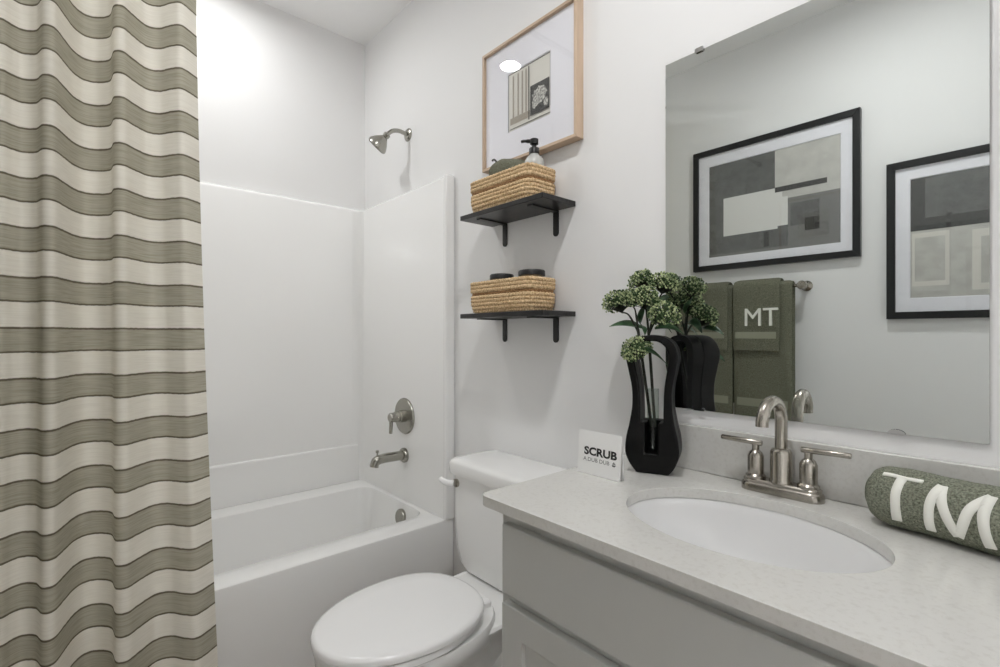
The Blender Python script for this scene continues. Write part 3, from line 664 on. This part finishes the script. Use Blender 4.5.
# ================================================================== TOWEL BAR AND TOWELS (opposite wall, seen in the mirror)
BZ, BY = 1.43, BACK+0.072
t = thing('towel_bar', (1.31, BACK, BZ), 'nickel towel bar with round posts on the wall below the abstract print', 'towel bar')
b = NB(); tube(b, [(0.955, BY, BZ), (1.64, BY, BZ)], 0.0085, 16); obj('rod', b, M['nickel'], t)
for x in (0.955, 1.64):
    b = NB(); lathe(b, [(0.026, 0.0), (0.026, 0.006), (0.020, 0.012), (0.012, 0.020), (0.011, 0.052), (0.018, 0.058), (0.0215, 0.066), (0.0215, 0.080), (0.017, 0.088), (0.0001, 0.090)], (x, BACK, BZ), (0, 1, 0), 26, cap1=False); obj('post', b, M['nickel'], t)
def towel(name, x0, x1, r0, thick, zf, zb, label, cat, group, seed, bands, flare=0.0):
    """cloth folded over the bar; r0 = gap of its inner face from the bar axis"""
    t = thing(name, ((x0+x1)/2, BY, BZ), label, cat, group)
    def sect(x, rad):
        w = 0.004*noise.noise(Vector((x*9, seed, 0)))
        pts = []
        n1 = 12
        for k in range(n1):
            z = zf + (BZ-zf)*k/n1; pts.append((x, BY + rad*(1.0) + w + 0.005*noise.noise(Vector((x*7, z*6, seed))), z))
        for k in range(9):
            a = k*pi/8; pts.append((x, BY + rad*cos(a) + w*(1-k/8), BZ + rad*1.02*sin(a)))
        for k in range(1, n1+1):
            z = BZ - (BZ-zb)*k/n1; pts.append((x, BY - rad*1.0 + 0.003*noise.noise(Vector((x*7, z*6, seed+9))), z))
        return pts
    b = NB(); rings = []; NXX = 16
    for i in range(NXX+1):
        f = i/NXX; x = x0 + (x1-x0)*f
        e = min(f, 1-f)*NXX/1.2; pinch = min(1.0, 0.35+0.65*sqrt(min(1.0, e)))
        ro = r0 + thick/2 + thick/2*pinch; ri = r0 + thick/2 - thick/2*pinch
        o_ = sect(x, ro); i_ = sect(x, ri)
        rings.append([Vector(p) for p in o_] + [Vector(p) for p in reversed(i_)])
    loft(b, rings); o = obj('cloth', b, M['towel'], t, autos=50)
    for zb0, zb1 in bands:
        b = NB(); ins = r0 + thick + 0.0008; R2 = []
        for i in range(1, 16):
            x = x0 + (x1-x0)*i/16
            w = 0.004*noise.noise(Vector((x*9, seed, 0)))
            def yy(z): return BY + ins + w + 0.005*noise.noise(Vector((x*7, z*6, seed)))
            R2.append([(x, yy(zb0), zb0), (x, yy(zb1), zb1), (x, yy(zb1)-0.002, zb1), (x, yy(zb0)-0.002, zb0)])
        loft(b, R2); obj('woven_band', b, M['towel_band'], t)
    return t
G = 'olive towels on the towel bar'
towel('bath_towel', 1.330, 1.604, 0.0095, 0.018, 0.775, 0.83, 'olive bath towel hanging at the right of the bar under the monogrammed hand towel', 'towel', G, 1.0, [(0.828, 0.868)])
towel('bath_towel', 1.010, 1.322, 0.0095, 0.018, 0.775, 0.83, 'olive bath towel hanging at the left of the bar, behind the vase flowers', 'towel', G, 5.0, [(0.828, 0.868)])
ht = towel('hand_towel', 1.332, 1.553, 0.0300, 0.014, 1.112, 1.20, 'olive hand towel with white monogram letters over the right bath towel', 'towel', G, 2.0, [(1.172, 1.205)])
towel('hand_towel', 1.075, 1.303, 0.0300, 0.014, 1.112, 1.20, 'olive hand towel over the left bath towel, behind the vase flowers', 'towel', G, 8.0, [(1.172, 1.205)])
# embroidered letters; seen in the mirror they read the other way round
b = text_mesh('TM', 0.128, 0.0)
xs = [v.co.x for v in b.verts]; ys = [v.co.y for v in b.verts]
xc = (min(xs)+max(xs))/2; sxx = 0.155/(max(xs)-min(xs)); szz = 0.088/(max(ys)-min(ys)); y0 = min(ys)
for v in b.verts: v.co = Vector((1.472 - (v.co.x-xc)*sxx, BY+0.0300+0.014+0.0052, 1.236 + (v.co.y-y0)*szz))
e = bmesh.ops.extrude_face_region(b, geom=b.faces[:])
for v in [q for q in e['geom'] if isinstance(q, bmesh.types.BMVert)]: v.co.y -= 0.0085
obj('monogram', b, M['thread'], ht, smooth=False)

# ================================================================== ROLLED TOWEL ON THE COUNTER
A0 = Vector((2.217, -0.076, 0.8505)); dirv = Vector((0.262, -0.064, 0)); Ln = dirv.length; du = dirv.normalized(); dn = Vector((-du.y, du.x, 0))
RW, RH = 0.050, 0.051
def rpt(s, a, k=0.0):
    """point on the roll: s along (0..1), a angle from the front-bottom up over the top; k lifts off the surface"""
    e = 1.0
    d = min(s, 1-s)*Ln
    if d < 0.034: e = 0.62 + 0.38*sqrt(max(0.0, 1-(1-d/0.034)**2))
    wob = 1 + 0.05*noise.noise(Vector((s*4, cos(a)*1.3, sin(a)*1.3))) + 0.035*noise.noise(Vector((s*11+5, cos(a)*2, sin(a)*2)))
    c, sn = cos(a), sin(a)
    cc = (abs(c)**0.9)*(1 if c >= 0 else -1); ss = (abs(sn)**0.9)*(1 if sn >= 0 else -1)
    p = A0 + dirv*s - dn*(cc*(RW*e*wob+k)) + Vector((0, 0, RH + ss*(RH*e*wob+k)))
    if p.z < 0.8508: p.z = 0.8508
    return p
t = thing('rolled_towel', A0 + dirv*0.5, 'rolled sage towel with white monogram lying on the counter by the backsplash', 'towel')
b = NB(); NS, NA = 46, 48
rg = [[rpt(i/NS, 2*pi*j/NA) for j in range(NA)] for i in range(NS+1)]
def capr(i, s, sgn):
    cen = sum((Vector(p) for p in rg[i]), Vector())/NA; out = []
    for k, (q, dd) in enumerate(((0.86, 0.004), (0.72, 0.001), (0.62, 0.005), (0.48, 0.001), (0.38, 0.005), (0.22, 0.001), (0.1, 0.003))):
        out.append([cen + (Vector(p)-cen)*q + du*sgn*dd for p in rg[i]])
    return out
full = list(reversed(capr(0, 0, -1))) + rg + capr(NS, 1, 1)
loft(b, full); obj('cloth', b, M['towel_roll'], t, autos=0)
b = NB()   # loose outer edge of the roll, lying along the back
for k in range(1):
    rgs = []
    for i in range(25):
        s = 0.02+0.96*i/24; a0 = 2.2
        rgs.append([rpt(s, a0, 0.0035), rpt(s, a0+0.10, 0.0055), rpt(s, a0+0.22, 0.004), rpt(s, a0+0.22, -0.003), rpt(s, a0, -0.003)])
    loft(b, rgs)
obj('outer_hem', b, M['towel_roll'], t, autos=0)
# letters: flat strips laid round the roll.  h = 0 foot .. 1 head
def H(h): return radians(-36) + h*radians(90)
def strip(bm, pts, w):
    P = [Vector(((p[0]+0.025)*Ln, p[1]*0.085, 0)) for p in pts]; P = catmull(P, 8); L = []; Rr = []
    for i, p in enumerate(P):
        d = (P[min(i+1, len(P)-1)]-P[max(i-1, 0)]).normalized(); nn = Vector((-d.y, d.x, 0))*w/2
        L.append(p+nn); Rr.append(p-nn)
    q = lambda p, k: rpt(p.x/Ln, H(p.y/0.085), k)
    rings = [[q(a, 0.0022), q(c, 0.0022), q(c, -0.002), q(a, -0.002)] for a, c in zip(L, Rr)]
    loft(bm, rings)
b = NB()
strip(b, [(0.075, 1.0), (0.16, 1.0), (0.29, 1.0)], 0.0075)
strip(b, [(0.185, 0.97), (0.175, 0.6), (0.175, 0.05)], 0.0135)
strip(b, [(0.345, 0.0), (0.345, 0.5), (0.385, 1.0)], 0.0130)
strip(b, [(0.385, 1.0), (0.41, 0.55), (0.475, 0.05)], 0.0135)
strip(b, [(0.475, 0.05), (0.53, 0.6), (0.605, 1.0)], 0.0130)
strip(b, [(0.605, 1.0), (0.59, 0.5), (0.615, 0.0)], 0.0135)
obj('monogram', b, M['thread'], t, autos=0)

# ================================================================== SIGN CARD
CY, CX0, CX1, CH = -0.243, 1.648, 1.774, 0.105
t = thing('tent_card', ((CX0+CX1)/2, CY, 0.8505), 'small white tent card reading SCRUB at the left end of the counter', 'sign card')
TL = 0.08   # lean
def cp(x, h, d): # point on the front panel
    return ((CX0+CX1)/2 + x, CY + h*sin(TL) - d*cos(TL), 0.8508 + h*cos(TL) - d*sin(TL)*0 )
b = NB()
hw = (CX1-CX0)/2; th_ = 0.0012
pr = [(CY, 0.8508), (CY+CH*sin(TL), 0.8508+CH*cos(TL)), (CY+2*CH*sin(TL), 0.8508), (CY+2*CH*sin(TL)-0.0014, 0.8508), (CY+CH*sin(TL), 0.8508+CH*cos(TL)-0.007), (CY+0.0014, 0.8508)]
loft(b, [[((CX0+CX1)/2-hw, y, z) for y, z in pr], [((CX0+CX1)/2+hw, y, z) for y, z in pr]]); obj('card_sheet', b, M['card'], t, smooth=False)
def letters(s, width, height, xc_, h0, m, name, bold=0.0):
    b = text_mesh(s, 0.1, bold); xs = [v.co.x for v in b.verts]; ys = [v.co.y for v in b.verts]
    kx = width/(max(xs)-min(xs)); kz = height/(max(ys)-min(ys)); xm = (max(xs)+min(xs))/2; ym = min(ys)
    for v in b.verts: v.co = Vector(cp(xc_ + (v.co.x-xm)*kx, h0 + (v.co.y-ym)*kz, 0.0004))
    return obj(name, b, m, t, smooth=False)
letters('SCRUB', 0.096, 0.020, 0.004, 0.046, M['ink'], 'large_lettering', 0.004)
letters('A.DUB DUB', 0.077, 0.009, -0.007, 0.0315, M['ink_grey'], 'small_lettering')
b = NB(); 
for q in ([(0.038, 0.0345), (0.050, 0.0345), (0.047, 0.0305), (0.041, 0.0305)], [(0.0445, 0.036), (0.0445, 0.0425), (0.039, 0.036)], [(0.0455, 0.036), (0.0455, 0.041), (0.0495, 0.036)]):
    b.faces.new([b.verts.new(cp(x, h, 0.0004)) for x, h in q])
obj('small_symbol', b, M['ink_grey'], t, smooth=False)

# ================================================================== VASE AND FLOWERS
VC = Vector((1.776, -0.102, 0.8505)); va = radians(23)
sv = Vector((cos(va), sin(va), 0)); nv = Vector((sin(va), -cos(va), 0))      # width direction, facing direction
VK = 0.98
DEP = [(0.0, 0.62), (0.025, 0.82), (0.055, 0.95), (0.10, 0.92), (0.17, 0.84), (0.22, 0.86), (0.27, 0.97), (0.30, 1.0), (0.33, 0.93), (0.36, 0.85)]
def vp(s, h, d):
    k = 1.0
    for (h0, k0), (h1, k1) in zip(DEP, DEP[1:]):
        if h0 <= h <= h1: k = k0 + (k1-k0)*(h-h0)/(h1-h0)
    return VC + sv*s*VK + Vector((0, 0, h*0.985)) + nv*d*k
t = thing('sculptural_vase', VC, 'black ceramic vase with an open arched middle beside the SCRUB card', 'vase')
half = catmull([(0.039, 0.0, 0), (0.054, 0.022, 0), (0.064, 0.052, 0), (0.062, 0.088, 0), (0.054, 0.125, 0), (0.0475, 0.170, 0), (0.0485, 0.215, 0), (0.057, 0.262, 0), (0.0615, 0.292, 0), (0.052, 0.322, 0), (0.029, 0.340, 0), (0.0, 0.345, 0)], 4)
outl = [(p.x, p.y) for p in half] + [(-p.x, p.y) for p in reversed(half[:-1])]
hh = catmull([(0.0275, 0.128, 0), (0.028, 0.17, 0), (0.030, 0.215, 0), (0.0375, 0.262, 0), (0.041, 0.290, 0), (0.033, 0.314, 0), (0.017, 0.327, 0), (0.0, 0.330, 0)], 4)
hole = [(p.x, p.y) for p in hh] + [(-p.x, p.y) for p in reversed(hh[:-1])]
hole2 = hole + [(-0.0150, 0.1275), (-0.0150, 0.052), (0.0150, 0.052), (0.0150, 0.1275)]
D = 0.045
b = NB(); fill2d(b, [outl, hole], lambda x, y, d: vp(x, y, -D+d), D*0.75); obj('back_half', b, M['vase'], t, bevel=0.004, segs=3)
b = NB(); fill2d(b, [outl, hole2], lambda x, y, d: vp(x, y, -D*0.25+d), D*1.25); obj('front_half', b, M['vase'], t, bevel=0.004, segs=3)
tubeC = vp(0, 0.053, 0.012)
b = NB(); lathe(b, [(0.0001, 0.0), (0.011, 0.001), (0.0138, 0.006), (0.0138, 0.155), (0.0128, 0.155), (0.0128, 0.007), (0.0105, 0.003), (0.0001, 0.002)], tubeC, (0, 0, 1), 28, cap0=False, cap1=False); obj('glass_tube', b, M['tube'], t)

def flower_head(parent, c, R, seed, up=Vector((0, 0, 1))):
    rd = random.Random(seed); c = Vector(c); b = NB()
    u, v = frame_of(up); up = up.normalized()
    base = c - up*R*0.75
    N = 240
    for i in range(N):
        zz = 1 - 1.5*(i+0.5)/N; a = i*2.39996; q = sqrt(max(0, 1-zz*zz))
        rad = R*(0.86+0.22*rd.random()); lump = 1+0.14*sin(3*a)*q
        p = c + (u*cos(a)*q + v*sin(a)*q)*rad*lump + up*zz*rad*0.86
        m4 = Matrix.Translation(p)
        g = bmesh.ops.create_icosphere(b, subdivisions=1, radius=R*(0.062+0.034*rd.random()), matrix=m4)
        mi = 1 if rd.random() < 0.28 else 0
        for f in {f for vv in g['verts'] for f in vv.link_faces}: f.material_index = mi
        if i % 4 == 0: tube(b, [base, base.lerp(p, 0.55) + up*R*0.06, p], [R*0.03, R*0.022, R*0.018], 5, mi=2)
    # inner darker buds fill the head
    for i in range(60):
        a = rd.random()*2*pi; q = sqrt(rd.random())*0.72; zz = rd.random()*0.6-0.1
        p = c + (u*cos(a)+v*sin(a))*R*q + up*zz*R*0.8
        g = bmesh.ops.create_icosphere(b, subdivisions=1, radius=R*0.11, matrix=Matrix.Translation(p))
        for f in {f for vv in g['verts'] for f in vv.link_faces}: f.material_index = 1
    obj('flower_head', b, [M['bead'], M['bud_dark'], M['stem']], parent, autos=0)
    return base
def leaf(parent, p0, p1, w, droop, m='leaf'):
    p0 = Vector(p0); p1 = Vector(p1); d = p1-p0; side = (d.cross(Vector((0, 0, 1))).normalized()*0.75 + Vector((0, 0, 0.65))).normalized(); b = NB(); rings = []
    for k in range(11):
        f = k/10; ww = w*sin(pi*min(1, f*0.94+0.05))**0.8*(1-0.25*f); c = p0 + d*f + Vector((0, 0, droop*(4*f*(1-f))))
        rings.append([c - side*ww + Vector((0, 0, ww*0.35)), c - side*ww*0.5 + Vector((0, 0, ww*0.1)), c, c + side*ww*0.5 + Vector((0, 0, ww*0.1)), c + side*ww + Vector((0, 0, ww*0.35))])
    loft(b, rings, False, False, closed=False); o = obj('leaf', b, M[m], parent, autos=0)
    md = o.modifiers.new('thick', 'SOLIDIFY'); md.thickness = 0.0006
def branch(label, foot, fork, heads, leaves, seed):
    t = thing('flower_branch', foot, label, 'flower branch', 'green budded flower branches in the vase')
    b = NB(); foot = Vector(foot); fork = Vector(fork)
    tube(b, catmull([foot, foot.lerp(fork, 0.5), fork], 6), 0.0036, 8)
    bases = []
    for k, (c, R, up) in enumerate(heads):
        u_ = Vector(up).normalized(); base = Vector(c) - u_*R*0.75; bases.append(base)
        mid = fork.lerp(base, 0.55) + Vector((0, 0, 0.012)); tube(b, catmull([fork - (fork-foot).normalized()*0.01, mid, base], 6), [0.0026]*6+[0.0020]*7, 7)
    obj('stem', b, M['stem'], t)
    for k, (c, R, up) in enumerate(heads): flower_head(t, c, R, seed*31+k, Vector(up).normalized())
    for L in leaves: leaf(t, *L)
    return t
foot1 = tubeC + Vector((-0.004, 0, 0.06)); foot2 = tubeC + Vector((0.004, 0.002, 0.06))
branch('left budded green branch with the low flower head drooping over the vase arch', foot1, (1.733, -0.105, 1.205),
       [((1.667, -0.095, 1.276), 0.038, (-0.4, 0, 1)), ((1.715, -0.10, 1.284), 0.030, (-0.1, 0, 1)), ((1.757, -0.15, 1.153), 0.036, (-0.3, -0.5, 1))],
       [((1.742, -0.10, 1.208), (1.655, -0.12, 1.212), 0.013, 0.008), ((1.745, -0.105, 1.215), (1.775, -0.14, 1.19), 0.013, 0.006), ((1.775, -0.15, 1.154), (1.845, -0.155, 1.118), 0.014, 0.008), ((1.737, -0.10, 1.22), (1.722, -0.07, 1.262), 0.014, 0.004)], 1)
branch('right budded green branch with the tallest flower heads nearest the mirror', foot2, (1.760, -0.10, 1.20),
       [((1.725, -0.07, 1.329), 0.034, (-0.2, 0.2, 1)), ((1.790, -0.075, 1.318), 0.034, (0.2, 0.2, 1)), ((1.758, -0.115, 1.282), 0.036, (0, -0.2, 1)), ((1.808, -0.115, 1.240), 0.036, (0.5, -0.3, 1))],
       [((1.768, -0.10, 1.225), (1.815, -0.085, 1.195), 0.016, 0.012), ((1.765, -0.09, 1.25), (1.795, -0.06, 1.285), 0.018, 0.005), ((1.762, -0.10, 1.24), (1.80, -0.14, 1.276), 0.017, 0.004), ((1.79, -0.12, 1.205), (1.862, -0.11, 1.190), 0.012, 0.010)], 2)
